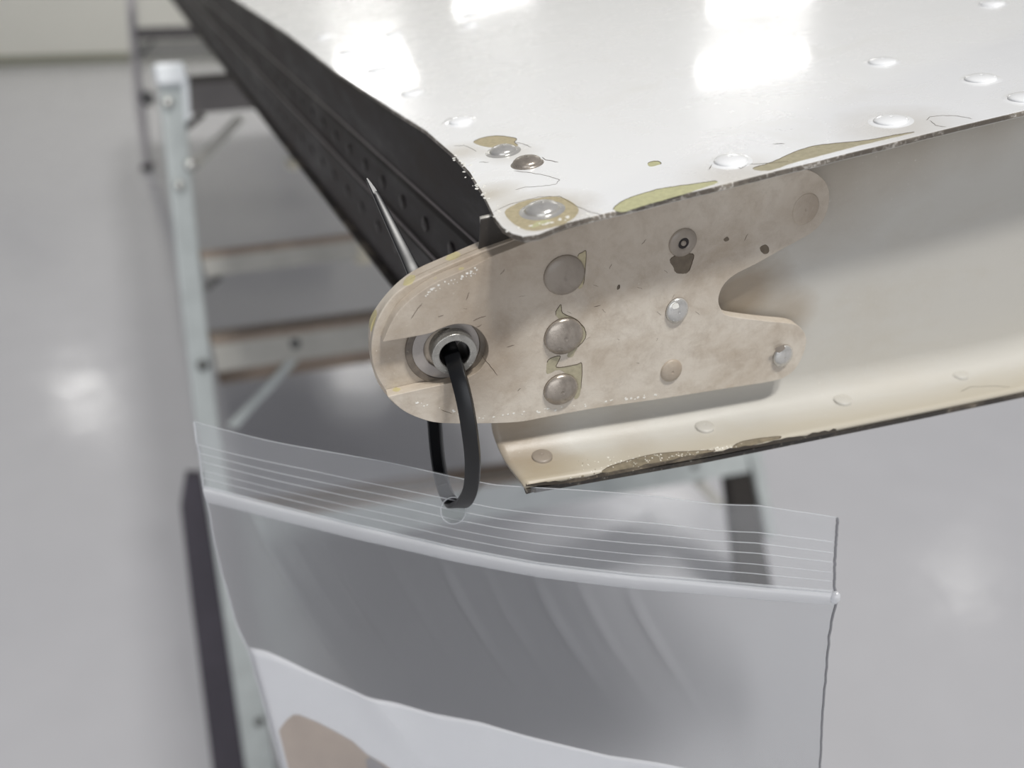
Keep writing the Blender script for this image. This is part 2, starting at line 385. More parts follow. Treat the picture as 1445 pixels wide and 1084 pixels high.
# spar rivets, two rows along the spar
for row, (dx, z, nx) in enumerate([(-2.3, -.5, (-.99, .14, .12)), (-5.6, -18.5, (-.99, .14, .06))]):
    for k in range(26):
        Y = -52 - 21.5 * k - 8 * row
        rivet((edge_x(Y) + dx - .1, Y, z), nx, 2.2, .7, 'rivet_dark', flap, rim=.3)

# ------------------------------------------------------------------ hinge bracket (front forked plate + back plate)
slot_up = [(540, 483), (575, 477), (607, 470.5), (622, 464), (641, 458), (661, 458.5), (676.7, 466.5), (687.4, 482.6), (688.5, 501), (678, 521), (660, 533), (646, 538.5), (633, 541), (600, 548), (560, 557), (547, 560)]
body = [(553.5, 566), (569.6, 580), (593.7, 591), (620, 597), (671, 598), (730, 596), (770, 589), (843, 576), (934, 563), (1025, 548.5), (1086, 539), (1108, 532), (1123, 520), (1134, 499), (1138, 479), (1131, 464), (1117, 456.7), (1081, 453), (1030, 446), (1018, 437), (1014, 422), (1021, 403), (1037, 388), (1068, 372), (1109, 349), (1145, 329), (1162, 311), (1170, 287), (1169, 265), (1159, 250), (1140, 240), (1109, 240)]
upper = [(1000, 262), (880, 300), (770, 333), (720, 352), (692, 363), (663, 378), (620, 396), (588, 416), (562, 440), (548, 464)]
cat = lambda q: [tuple(p) for p in catmull(q, 4)]
front_px = cat(slot_up) + cat(body)[1:] + cat(upper)
pts = [(p[0], p[2]) for p in (L(x, y, 1, 0) for x, y in front_px)]
brk = obj('hinge_bracket', None, M['bracket'], flap) if False else None
v, f = extrude_poly(pts, lambda p, c: (p[0], c, p[1]), 0.0, -3.0)
brk = obj('hinge_bracket', me_from('hinge_bracket', v, f), M['bracket'], flap, 'thick aged cream hinge bracket with forked end and open slot', bevel=.0005)
# back plate: same nose, reaching a little further, without the slot
nose = [(684.7, 353), (634, 374), (588, 395.6), (561.6, 411.6), (545.5, 429), (531, 455), (525, 478), (524, 500), (530, 528), (546, 557), (566, 579), (594, 592), (620, 597), (671, 598), (770, 589)]
Yb = -3.0
np_ = [L(x, y, 1, Yb) for x, y in cat(nose)]
# the seen edge of the pair is the outer line of the back plate at its rear face
bp = [(p[0], p[2] + (1.2 * min(1, max(0, (i - 30) / 10)))) for i, p in enumerate(np_)]
bp += [(54, -27), (54, 20), (40, 23.5)]
hole_c = np.array([L(641, 499, 1, 0)[0], L(641, 499, 1, 0)[2]])
v, f = extrude_poly(bp, lambda p, c: (p[0], c, p[1]), -3.05, -4.95)
# leave a bore for the bushing: two half outlines joined by a bridge
ring = [(hole_c[0] + 4.2 * math.cos(a), hole_c[1] + 4.2 * math.sin(a)) for a in [math.pi + 2 * math.pi * k / 32 for k in range(33)]]
i0 = 7
poly = bp[:i0 + 1] + ring[::1] + bp[i0:]
def plate_hole(outer, ringpts, y0, y1):
    bm = bmesh.new()
    vo = [bm.verts.new((x * .001, -y0 * .001, z * .001)) for x, z in outer]
    vi = [bm.verts.new((x * .001, -y0 * .001, z * .001)) for x, z in ringpts]
    es = [bm.edges.new((vo[i], vo[(i + 1) % len(vo)])) for i in range(len(vo))] + [bm.edges.new((vi[i], vi[(i + 1) % len(vi)])) for i in range(len(vi))]
    bmesh.ops.triangle_fill(bm, use_beauty=True, use_dissolve=False, edges=es)
    r = bmesh.ops.extrude_face_region(bm, geom=list(bm.faces))
    for e in r['geom']:
        if isinstance(e, bmesh.types.BMVert): e.co.y = -y1 * .001
    bmesh.ops.recalc_face_normals(bm, faces=bm.faces)
    me = bpy.data.meshes.new('back_plate'); bm.to_mesh(me); bm.free(); return me
obj('back_plate', plate_hole(bp, ring[:-1], -3.05, -4.95), M['bracket'], brk, bevel=.0003)
# second rear lug behind it, seen as the outer layer of the nose
lug_px = [(684.7, 337), (634, 359), (588, 379.5), (561.6, 398), (540, 421), (524, 445), (520, 462), (520, 490), (527, 523), (545, 553), (566, 574), (594, 588), (625, 592), (700, 590)]
lp = [L(x, y, 1, -7.5) for x, y in cat(lug_px)]
lg = [(p[0], p[2] + (1.6 * min(1, max(0, (i - 34) / 10)))) for i, p in enumerate(lp)] + [(18, -20), (18, 22)]
obj('rear_lug', plate_hole(lg, ring[:-1], -5.0, -7.5), M['bracket'], brk, bevel=.0004)

# bearing in the slot
hc = (hole_c[0], hole_c[1])
def annulus(ro, ri, y0, y1, seg=48):
    pr = [(ri, y0), (ro, y0), (ro, y1), (ri, y1), (ri, y0)]
    return lathe(pr, seg, False)
def add_ring(name, ro, ri, y0, y1, mat, label=None, off=(0, 0), bev=.00025, parent=None):
    v, f = annulus(ro, ri, y0, y1)
    o = obj(name, me_from(name, v, f), M[mat], parent or brk, label, bevel=bev)
    o.matrix_local = frame_at((hc[0] + off[0], 0, hc[1] + off[1]), NY)
    return o
add_ring('bushing', 5.0, 3.3, -7.6, .6, 'steel', 'bright scuffed steel bushing')
v, f = lathe([(3.29, .3), (3.29, -7.4)], 40, False)
o = obj('bushing_bore', me_from('bushing_bore', v, f, True), M['bore'], brk); o.matrix_local = frame_at((hc[0], 0, hc[1]), NY)
add_ring('bearing_face', 7.6, 4.9, -2.95, -2.35, 'race', 'grey bearing washer around the bushing', off=(-1.2, .3))
add_ring('bearing_race', 9.0, 7.5, -3.0, -2.1, 'race_dark', 'stained bearing race', off=(-1.2, .3))
# bracket rivets
BR = [(796, 388, 4.6, 1.5, 'rivet_grimy', 1., 'large grimy rivet head, topmost of the column'), (795, 474, 4.6, 1.8, 'rivet_metal', 1., 'large bare rivet head in mid column'), (791, 549, 4.2, 1.8, 'rivet_metal', 1., 'large bare rivet head, lowest of the column'),
      (955, 438, 3.3, 1.3, 'rivet_bright', .85, 'bare rivet head with a torn paint scrap'), (947, 523, 3.1, 1.0, 'bracket', .9, None), (1104, 502, 3.2, 1.4, 'rivet_bright', .85, 'bare rivet head on the lower prong'), (1137, 295, 3.7, .35, 'bracket', .9, 'flat painted rivet on the upper prong')]
for x, y, r, h, mt, sx, lb in BR:
    rivet(L(x, y, 1, 0), NY, r, h, mt, brk, lb, sx=sx, spin=.0, dark_rim=mt != 'bracket')
# hollow blind rivet
p = L(963, 342, 1, 0)
v, f = lathe([(3.3, -.1), (3.3, .25), (3.0, .55), (2.0, .75), (1.35, .8), (1.25, .35), (.62, .2), (.55, .75), (.4, .85), (.01, .87)], 28, False)
o = obj('blind_rivet', me_from('blind_rivet', v, f, True), M['rivet_grimy'], brk, 'dark hollow blind rivet'); o.matrix_local = frame_at(p, NY)
v, f = lathe([(1.32, .50), (.6, .46)], 20, False)
o = obj('rivet_hollow', me_from('rivet_hollow', v, f), M['rivet_dark'], brk); o.matrix_local = frame_at(p, NY)

# ------------------------------------------------------------------ paint chips and cracks (thin flakes of the coating's own layers)
def jag(px, amp=1.2, n=4):
    """outline through the listed points with small ragged steps"""
    out = []
    for i, p in enumerate(px):
        q = px[(i + 1) % len(px)]
        for k in range(n):
            t = k / n; out.append((p[0] + (q[0] - p[0]) * t + random.uniform(-amp, amp) * (k > 0), p[1] + (q[1] - p[1]) * t + random.uniform(-amp, amp) * .7 * (k > 0)))
    return out
def chip(px, ax, c, mat, parent, amp=1.0, rimmed=True, top=.035, label=None):
    px = [tuple(q) for q in catmull(px, 3, True)]
    pl = [L(x, y, ax, c) for x, y in jag(px, amp * .6, 2)] if not callable(ax) else [ax(x, y) for x, y in jag(px, amp * .6, 2)]
    zaxis = 1 if ax == 1 else 2
    up_ = np.array([0, 1., 0]) if zaxis == 1 else np.array([0, 0, 1.])
    n = len(pl)
    v = [p + up_ * top for p in pl] + [p - up_ * .05 for p in pl]
    f = [list(range(n))] + [[i, (i + 1) % n, n + (i + 1) % n, n + i] for i in range(n)]
    o = obj('paint_chip', me_from('paint_chip', v, f), M[mat], parent)
    if rimmed:
        k = int(n * .6); seg = [p + up_ * (top + .02) for p in pl[:k]]
        v, f = tube(seg, .07, 4); obj('paint_crack', me_from('paint_crack', v, f), M['crack'], parent)
    return o
def crack(px, ax, c, parent, r=.07, mat='crack', amp=.7):
    q = []
    for i in range(len(px) - 1):
        for k in range(4):
            t = k / 4; q.append((px[i][0] + (px[i + 1][0] - px[i][0]) * t + random.uniform(-amp, amp) * (k > 0), px[i][1] + (px[i + 1][1] - px[i][1]) * t + random.uniform(-amp, amp) * .6 * (k > 0)))
    q.append(px[-1])
    pl = [L(x, y, ax, c) for x, y in q] if not callable(ax) else [ax(x, y) for x, y in q]
    v, f = tube(pl, r, 4); return obj('paint_crack', me_from('paint_crack', v, f), M[mat], parent)
S2 = ZS
chip([(668, 201), (680, 195), (698, 192), (715, 193), (729, 196), (726, 201), (731, 206), (712, 206), (700, 208), (684, 207)], 2, S2, 'primer_tan', flap, .5)
chip([(914, 231), (921, 228), (929, 228), (933, 231), (925, 234), (917, 235)], 2, S2, 'primer', flap, .3)
chip([(866, 296), (870, 290), (882, 282), (905, 274), (930, 267), (955, 263), (985, 259), (1006, 256), (1012, 258), (975, 271), (940, 281), (905, 291), (880, 299)], 2, S2, 'primer', flap, .9)
chip([(1062, 238), (1090, 229), (1120, 215), (1150, 206), (1185, 202), (1225, 198), (1268, 190), (1290, 187), (1240, 199), (1180, 214), (1120, 230), (1085, 241)], 2, S2, 'primer_dull', flap, .8)
chip([(750, 318), (765, 311), (778, 312), (762, 318), (752, 322)], 2, S2, 'primer', flap, .8, False)
chip([(712, 300), (728, 288), (752, 281), (790, 278), (815, 292), (812, 306), (790, 318), (752, 326), (728, 318)], 2, S2, 'primer_tan', flap, .8, False, top=.012)
crack([(695, 300), (720, 288), (760, 278), (790, 277), (815, 292), (835, 300), (852, 304)], 2, S2, flap, .06)
crack([(727, 201), (738, 203), (750, 208)], 2, S2, flap, .07)
crack([(765, 222), (770, 226), (788, 229)], 2, S2, flap, .09)
crack([(725, 241), (750, 244), (775, 249), (790, 254), (784, 260), (765, 263), (742, 264), (727, 268)], 2, S2, flap, .06)
crack([(640, 206), (655, 205), (666, 210), (672, 214)], 2, S2, flap, .06)
crack([(676, 229), (690, 229)], 2, S2, flap, .06)
crack([(1000, 240), (1008, 227), (1018, 222), (1034, 218), (1050, 222), (1056, 232), (1046, 238), (1030, 234), (1018, 229)], 2, S2, flap, .08)
crack([(1056, 232), (1075, 231), (1095, 230), (1117, 227)], 2, S2, flap, .07)
crack([(1230, 176), (1240, 168), (1257, 163), (1275, 165), (1282, 175)], 2, S2, flap, .05)
crack([(1307, 170), (1312, 165), (1330, 163), (1352, 164), (1372, 168)], 2, S2, flap, .06)
crack([(1312, 170), (1320, 177), (1335, 179)], 2, S2, flap, .06)
crack([(1090, 203), (1108, 203)], 2, S2, flap, .07)
crack([(622, 176), (632, 168), (645, 166)], 2, S2, flap, .06)
# lifted white flakes along the worn front corner
for k in range(60):
    t = random.random()
    if t < .5: x, y = 640 + 60 * t * 2 + random.uniform(-2, 10), 222 + 82 * t * 2 + random.uniform(-8, 4)
    else: x, y = 715 + 150 * (t - .5) * 2, 333 - 32 * (t - .5) * 2 - random.uniform(2, 9)
    p = L(x, y, 2, S2); s = random.uniform(.15, .55); a = random.uniform(0, 3)
    pl = [p + np.array([math.cos(a + q) * s * random.uniform(.5, 1.2), math.sin(a + q) * s * random.uniform(.5, 1.4), .05]) for q in (0, 1.3, 2.4, 3.9, 5.1)]
    v = pl + [q - np.array([0, 0, .1]) for q in pl]
    f = [[0, 1, 2, 3, 4]] + [[i, (i + 1) % 5, 5 + (i + 1) % 5, 5 + i] for i in range(5)]
    obj('paint_flake', me_from('paint_flake', v, f), M['curl'], flap)
# bracket chips
chip([(815, 362), (822, 356), (827, 355), (826, 375), (823, 402), (816, 407), (820, 385)], 1, 0, 'primer_tan', brk, .6)
chip([(784, 445), (789, 432), (792, 431), (794, 442), (812, 450), (825, 464), (826, 477), (815, 490), (808, 503), (800, 502), (808, 480), (800, 460)], 1, 0, 'primer_dull', brk, .7)
chip([(772, 512), (776, 506), (790, 502), (788, 510), (785, 518), (800, 517), (815, 514), (821, 514), (820, 545), (817, 560), (810, 562), (808, 540), (790, 522), (772, 528)], 1, 0, 'primer_dull', brk, .7)
chip([(945, 367), (955, 360), (970, 358), (979, 360), (974, 378), (968, 386), (954, 385), (950, 377)], 1, 0, 'bare_dark', brk, .8)
chip([(871, 405), (874, 402), (874, 407), (871, 409)], 1, 0, 'bare_dark', brk, .3)
chip([(1072, 350), (1080, 345), (1085, 350), (1084, 357), (1077, 358)], 1, 0, 'bare_dark', brk, .5, False)
chip([(1021, 338), (1026, 334), (1029, 338), (1024, 341)], 1, 0, 'bare_dark', brk, .4, False)
chip([(949, 431), (956, 428), (958, 434), (950, 436)], 1, 1.25, 'curl', brk, .3, False)
chip([(1094, 492), (1105, 487), (1107, 493), (1098, 498)], 1, 1.3, 'rivet_grimy', brk, .5, False)
for c_ in ([(680, 502), (690, 514), (702, 530)], [(580, 450), (588, 438), (596, 428)], [(668, 453), (676, 449), (686, 446)], [(622, 578), (638, 584)], [(672, 462), (680, 458)], [(715, 490), (726, 487)], [(730, 552), (735, 548)], [(838, 433), (848, 431)], [(658, 424), (662, 412)], [(706, 388), (712, 380)], [(1050, 340), (1056, 330)], [(860, 380), (863, 372)], [(618, 447), (626, 445)], [(905, 345), (912, 338)]):
    crack(c_, 1, 0, brk, .06)
for k in range(70):
    t = random.random()
    if t < .6: x, y = np.interp(t / .6, [0, .25, 1], [560, 690, 930]), np.interp(t / .6, [0, .25, 1], [566, 593, 559]); y -= random.uniform(0, 5)
    else: x, y = 600 + 80 * random.random(), 0; y = np.interp(x, [600, 690], [407, 366]) + random.uniform(2, 12)
    p = L(x, y, 1, 0); s = random.uniform(.1, .4); a = random.uniform(0, 3)
    pl = [p + np.array([math.cos(a + q) * s * random.uniform(.5, 1.6), .05, math.sin(a + q) * s * random.uniform(.5, 1.0)]) for q in (0, 1.3, 2.4, 3.9, 5.1)]
    v = pl + [q - np.array([0, .1, 0]) for q in pl]
    f = [[0, 1, 2, 3, 4]] + [[i, (i + 1) % 5, 5 + (i + 1) % 5, 5 + i] for i in range(5)]
    obj('paint_flake', me_from('paint_flake', v, f), M['curl'], brk)
for k in range(26):
    x = random.uniform(560, 1090); y = np.interp(x, [560, 700, 1090], [500, 470, 400]) + random.uniform(-60, 90)
    if 590 < x < 700 and 440 < y < 560: continue
    a = random.uniform(-1, 1.6); l = random.uniform(3, 9)
    if 1000 < x: continue
    crack([(x, y), (x + l * math.cos(a) * .6, y - l * math.sin(a) * .6 + random.uniform(-1, 1)), (x + l * math.cos(a), y - l * math.sin(a))], 1, 0, brk, .035, 'bare_dark')
# flange chips along its front edge
chip([(850, 664), (880, 652), (930, 640), (1000, 636), (1005, 638), (960, 648), (905, 661), (860, 670)], flange_pt, 0, 'worn', flap, .8)
chip([(1034, 631), (1045, 624), (1070, 619), (1100, 616), (1098, 620), (1070, 626), (1040, 634)], flange_pt, 0, 'worn', flap, .6)
chip([(760, 640), (790, 630), (815, 628), (800, 634), (775, 640)], flange_pt, 0, 'bare_dark', flap, .8, False)
crack([(1355, 553), (1370, 546), (1400, 545), (1425, 546)], flange_pt, 0, flap, .06)
crack([(695, 612), (702, 600)], flange_pt, 0, flap, .06)

for k in range(220):
    t = random.random() ** 1.5; x = 742 + 300 * t + random.uniform(-8, 8); y = np.interp(x, [735, 790, 1000, 1445], [683, 687, 640, 550]) - random.uniform(1, 42) * (1 - t) ** 1.5 - random.uniform(1, 6)
    if x < 800: y = min(y, 683)
    p = flange_pt(x, y); s = random.uniform(.08, .30); a = random.uniform(0, 3)
    pl = [p + np.array([math.cos(a + q) * s * random.uniform(.5, 1.3), math.sin(a + q) * s * random.uniform(.5, 1.3), .04]) for q in (0, 1.3, 2.4, 3.9, 5.1)]
    v = pl + [q - np.array([0, 0, .12]) for q in pl]
    f = [[0, 1, 2, 3, 4]] + [[i, (i + 1) % 5, 5 + (i + 1) % 5, 5 + i] for i in range(5)]
    obj('paint_flake', me_from('paint_flake', v, f), M['curl' if k % 4 else 'worn'], flap)
edge_px = [(742, 685), (800, 681), (880, 666), (960, 650), (1040, 635), (1120, 621), (1180, 609)]
v, f = [], []
for i, (x, y) in enumerate(catmull(edge_px, 8)):
    w_ = random.uniform(2.0, 5.0)
    for dy in (1.5, -w_):
        p = flange_pt(x, y + dy); v.append(p + np.array([0, 0, .03]))
for i in range(len(v) // 2 - 1): f.append([2 * i, 2 * i + 2, 2 * i + 3, 2 * i + 1])
obj('worn_edge', me_from('worn_edge', v, f), M['edge'], flap, 'bare black edge of the lower flange', solid=.00006)
# ------------------------------------------------------------------ the cable tie
tie = thing('cable_tie', 'black nylon cable tie looped through the bracket bushing and the bag', 'cable tie', FLAP_M)
path = [(604, 437, -12.5), (616, 462, -12), (630, 484, -8), (637, 499, -2), (646, 528, 3.5), (656, 568, 7), (663, 610, 8.5), (667, 650, 8), (665, 685, 6), (657, 706, 3), (645, 713, -.5), (634, 705, -4.5), (625, 683, -8), (619, 655, -10.5), (615.5, 625, -12), (613.5, 598, -13), (609, 560, -13.8), (604, 510, -14), (601, 465, -14), (599, 440, -14)]
P = catmull([L(x, y, 1, Y) for x, y, Y in path], 8)
wdir0 = nrm(np.array([.80, .46, .10]))
def strap(path, w, th, taper=None, wd=wdir0):
    v, f = [], []
    for i, p in enumerate(path):
        t = nrm(path[min(i + 1, len(path) - 1)] - path[max(i - 1, 0)])
        s = nrm(wd - t * (wd @ t)); n = np.cross(t, s)
        ww = w * (taper(i / (len(path) - 1)) if taper else 1)
        for a, b_ in ((-.5, -.5), (-.38, -.62), (.38, -.62), (.5, -.5), (.5, .5), (.3, .5), (-.3, .5), (-.5, .5)): v.append(p + s * ww * a + n * th * b_)
    for i in range(len(path) - 1):
        for k in range(8): f.append([i * 8 + k, (i + 1) * 8 + k, (i + 1) * 8 + (k + 1) % 8, i * 8 + (k + 1) % 8])
    f += [list(range(8)), [(len(path) - 1) * 8 + k for k in range(8)]]
    return v, f
v, f = strap(P, 3.5, 1.15)
st = obj('strap', me_from('strap', v, f), M['nylon'], tie, bevel=.00008)
# teeth on the inner face of the back run
back = P[8 * 12:8 * 17]
v, f = [], []
for i in range(0, len(back) - 2):
    for q in (.25, .75):
        p = back[i] * (1 - q) + back[i + 1] * q
        t = nrm(back[i + 1] - back[i]); s = nrm(wdir0 - t * (wdir0 @ t)); n = np.cross(t, s)
        side = 1 if n[1] > 0 else -1
        b0 = len(v)
        for aa in (-1.25, 1.25):
            v += [p + s * aa + n * side * .5 - t * .28, p + s * aa + n * side * .95 - t * .1, p + s * aa + n * side * .5 + t * .28]
        f += [[b0, b0 + 1, b0 + 4, b0 + 3], [b0 + 1, b0 + 2, b0 + 5, b0 + 4], [b0, b0 + 1, b0 + 2], [b0 + 3, b0 + 4, b0 + 5]]
o = obj('strap_teeth', me_from('strap_teeth', v, f), M['nylon'], tie); o['kind'] = 'stuff'
# head behind the bracket
hd = L(601, 440, 1, -14)
v, f = boxm(-3.1, 3.1, -2.6, 2.6, -3.2, 3.2)
o = obj('head', me_from('head', v, f), M['nylon'], tie, bevel=.0006); o.matrix_local = Matrix.Translation(Vector((hd[0], -hd[1], hd[2])) * .001) @ Matrix.Rotation(-.5, 4, 'Z') @ Matrix.Rotation(-.3, 4, 'Y')
# the tail leans back until its flat face mirrors the roof lamp
cdir = nrm(np.array([(CAM - ORG) @ a for a in AX]) - L(548, 310, 1, -30) * .001); ldir = nrm(np.array([np.array((0.22, -0.38, 0.91)) @ a for a in AX]))
half = nrm(cdir + ldir)
YT = min(np.arange(-24, -64, -1.0), key=lambda y_: abs(nrm(L(517.5, 253, 1, y_) - L(577, 370, 1, -18.5)) @ half))
tail = catmull([L(600, 432, 1, -14), L(589, 398, 1, -15.5), L(577, 370, 1, -18.5)] + [L(x, y, 1, -18.5 + (YT + 18.5) * q) for x, y, q in ((560, 335, .28), (543, 300, .58), (529, 272, .83), (517.5, 253, 1))], 6)

tdir = nrm(tail[-1] - tail[0]); TWD = nrm(np.cross(nrm(tail[-1] - tail[14]), half))
v, f = strap(tail, 3.3, 1.0, lambda t: 1.0 - max(0, t - .15) * .8 - max(0, t - .8) * 1.0, TWD)
tl = obj('tail', me_from('tail', v, f), M['nylon'], tie, 'free tapering tail pointing up behind the bracket', bevel=.00006)
v, f = [], []
for i in range(24, 33):
    p = tail[i]; t = nrm(tail[i + 1] - tail[i]); wd = TWD; s = nrm(wd - t * (wd @ t)); n = np.cross(t, s)
    side = 1 if n[1] > 0 else -1
    b0 = len(v); ww = .85 - (i - 22) * .035
    for aa in (-ww, ww): v += [p + s * aa + n * side * .45 - t * .10, p + s * aa + n * side * .6, p + s * aa + n * side * .45 + t * .10]
    f += [[b0, b0 + 1, b0 + 4, b0 + 3], [b0 + 1, b0 + 2, b0 + 5, b0 + 4], [b0, b0 + 1, b0 + 2], [b0 + 3, b0 + 4, b0 + 5]]
o = obj('grip_ridges', me_from('grip_ridges', v, f), M['nylon'], tl); o['kind'] = 'stuff'

MIRY = 1
# ------------------------------------------------------------------ the zip bag hanging from the tie
def film(name, white, clear, rough, tint=(.93, .95, .97, 1)):
    m, nt, b = new_mat(name); nt.nodes.remove(b); g = G(nt)
    outn = nt.nodes['Material Output']
    tr = g.n('ShaderNodeBsdfTransparent'); tr.inputs[0].default_value = (.985, .99, .995, 1)
    df = g.n('ShaderNodeBsdfDiffuse'); df.inputs[0].default_value = tint
    tl_ = g.n('ShaderNodeBsdfTranslucent'); tl_.inputs[0].default_value = tint
    gl = g.n('ShaderNodeBsdfGlossy'); gl.inputs[0].default_value = (1, 1, 1, 1); gl.inputs['Roughness'].default_value = rough
    bp = g.n('ShaderNodeBump'); bp.inputs['Strength'].default_value = .25; bp.inputs['Distance'].default_value = .0008
    nt.links.new(g.noise(120, 4, .6, (.25, 1, 1)), bp.inputs['Height'])
    for q in (gl,): nt.links.new(bp.outputs[0], q.inputs['Normal'])
    a = g.n('ShaderNodeMixShader'); a.inputs[0].default_value = .45; nt.links.new(df.outputs[0], a.inputs[1]); nt.links.new(tl_.outputs[0], a.inputs[2])
    c = g.n('ShaderNodeMixShader'); c.inputs[0].default_value = white; nt.links.new(tr.outputs[0], c.inputs[1]); nt.links.new(a.outputs[0], c.inputs[2])
    lw = g.n('ShaderNodeLayerWeight'); fr = g.math('ADD', g.math('MULTIPLY', g.math('POWER', lw.outputs['Facing'], 4), .6), .07)
    d = g.n('ShaderNodeMixShader'); nt.links.new(fr, d.inputs[0]); nt.links.new(c.outputs[0], d.inputs[1]); nt.links.new(gl.outputs[0], d.inputs[2])
    nt.links.new(d.outputs[0], outn.inputs[0]); return m
M['film'] = film('clear_polythene', .075, .8, .22)
M['film_rib'] = film('polythene_rib', .42, .5, .25)
M['zip'] = film('zip_strip_polythene', .72, .3, .25, (.95, .96, .98, 1))
M['seam_grey'] = film('greyed_polythene_seam', .7, .5, .4, (.30, .30, .32, 1))
M['seam'] = film('welded_polythene_seam', .5, .5, .3)
m, nt, b = new_mat('hazy_polythene'); nt.nodes.remove(b); g = G(nt)
rf = g.n('ShaderNodeBsdfRefraction'); rf.inputs['IOR'].default_value = 1.06; rf.inputs['Roughness'].default_value = .62; rf.inputs[0].default_value = (.93, .94, .95, 1)
df = g.n('ShaderNodeBsdfTranslucent'); df.inputs[0].default_value = (.9, .92, .94, 1)
mx = g.n('ShaderNodeMixShader'); mx.inputs[0].default_value = .10
nt.links.new(rf.outputs[0], mx.inputs[1]); nt.links.new(df.outputs[0], mx.inputs[2]); nt.links.new(mx.outputs[0], nt.nodes['Material Output'].inputs[0]); M['haze'] = m
m, nt, b = new_mat('printer_paper'); g = G(nt)
nt.links.new(g.mix(g.noise(60, 3), srgb(226, 226, 228), srgb(232, 232, 233)), b.inputs['Base Color']); b.inputs['Roughness'].default_value = .7; M['paper'] = m
M['print_tan'] = plain('tan_print', srgb(186, 168, 152), .7, 0, .08, 60)
M['print_grey'] = plain('grey_print', srgb(150, 146, 146), .7, 0, .05, 60)
BP0 = ORG + (EX * L(643, 719, 1, -1)[0] - EY + EZ * L(643, 719, 1, -1)[2]) * .001
YAW = math.radians(21)
BN = nrm(np.array([-math.sin(YAW), -math.cos(YAW), 0.0]))       # towards the viewer
BU = nrm(np.array([math.cos(YAW), -math.sin(YAW), 0.0])); BV = np.array([0, 0, 1.0])
BAG_M = Matrix(((BU[0], -BN[0], BV[0], BP0[0]), (BU[1], -BN[1], BV[1], BP0[1]), (BU[2], -BN[2], BV[2], BP0[2]), (0, 0, 0, 1)))
def bq(x, y, w=0.):
    q = onplane(x, y, BP0, BN) - BP0
    return np.array([q @ BU * 1000, -w, q @ BV * 1000])
topL = [(275, 594), (330, 606), (400, 622), (500, 643), (560, 655), (640, 672), (700, 683), (780, 690), (860, 697), (930, 702), (1010, 711), (1070, 714), (1120, 724), (1182, 735)]
zipL = [(289, 690), (400, 719), (500, 745), (640, 777), (760, 800), (900, 820), (1000, 830), (1080, 837), (1180, 842)]
lefL = [(275, 594), (283, 640), (289, 690), (296, 715), (303, 760), (318, 820), (335, 880), (350, 912), (365, 965), (380, 1020), (398, 1084), (430, 1180), (470, 1300)]
rigL = [(1182, 735), (1178, 790), (1177, 830), (1182, 846), (1175, 868), (1170, 900), (1165, 960), (1160, 1020), (1157, 1084), (1150, 1180), (1142, 1300)]
def ip(Lst, x): return float(np.interp(x, [p[0] for p in Lst], [p[1] for p in Lst]))
def ipy(Lst, y): return float(np.interp(y, [p[1] for p in Lst], [p[0] for p in Lst]))
def bag_px(s, t):
    """s 0..1 across; t 0..1 from mouth to zip, 1..2 zip to the bottom fold"""
    x0 = 275 + 907 * s; yt = ip(topL, x0)
    xz = 289 + 890 * s; yz = ip(zipL, xz)
    if t <= 1:
        y = yt + (yz - yt) * t; x = x0 + (xz - x0) * t
        yl = 594 + 96 * t; yr = 735 + 107 * t
    else:
        u = t - 1; yb_ = 1290 + 20 * s; y = yz + (yb_ - yz) * u; yl = 690 + 600 * u; yr = 842 + 468 * u
        x = None
    xl, xr = ipy(lefL, yl), ipy(rigL, yr)
    x = xl + (xr - xl) * s
    return x, y
creases = [(.06, .15, 5.5), (.11, .1, 6), (.17, .14, 7), (.27, .12, 7), (.36, .10, 8), (.43, .12, 8), (.51, .10, 9), (.58, .10, 10), (.66, .10, 9)]
def wrinkle(s, t):
    w = .55 * math.sin(s * 5.0 + .6) + .3 * math.sin(s * 11 + t * 2)
    if t > 1.0:
        u = t - 1
        for c0, a_, k in creases:
            sc = c0 + .30 * u + .12 * u * u
            env = math.exp(-((u - .14) / .16) ** 2) * min(1, u / .04)
            w += .75 * env * math.exp(-((s - sc) / .008) ** 2) * (1 + .3 * math.sin(40 * c0))
        w += 1.6 * math.sin(math.pi * min(1, u)) * math.sin(math.pi * s) ** .7
        w += .5 * math.exp(-((s - (.03 + .42 * u)) / .03) ** 2) * math.exp(-((u - .3) / .22) ** 2) * 2
        w += .8 * math.exp(-((s - (.86 + .05 * u)) / .04) ** 2) * math.exp(-((u - .35) / .2) ** 2)
    else:
        w += .35 * math.exp(-((t - .25) / .12) ** 2) * math.sin(s * 23 + 1) * (1 - s * .6) + .5 * (1 - t) ** 2 * math.sin(s * 17) 
    return w
HOLE = (641, 719)
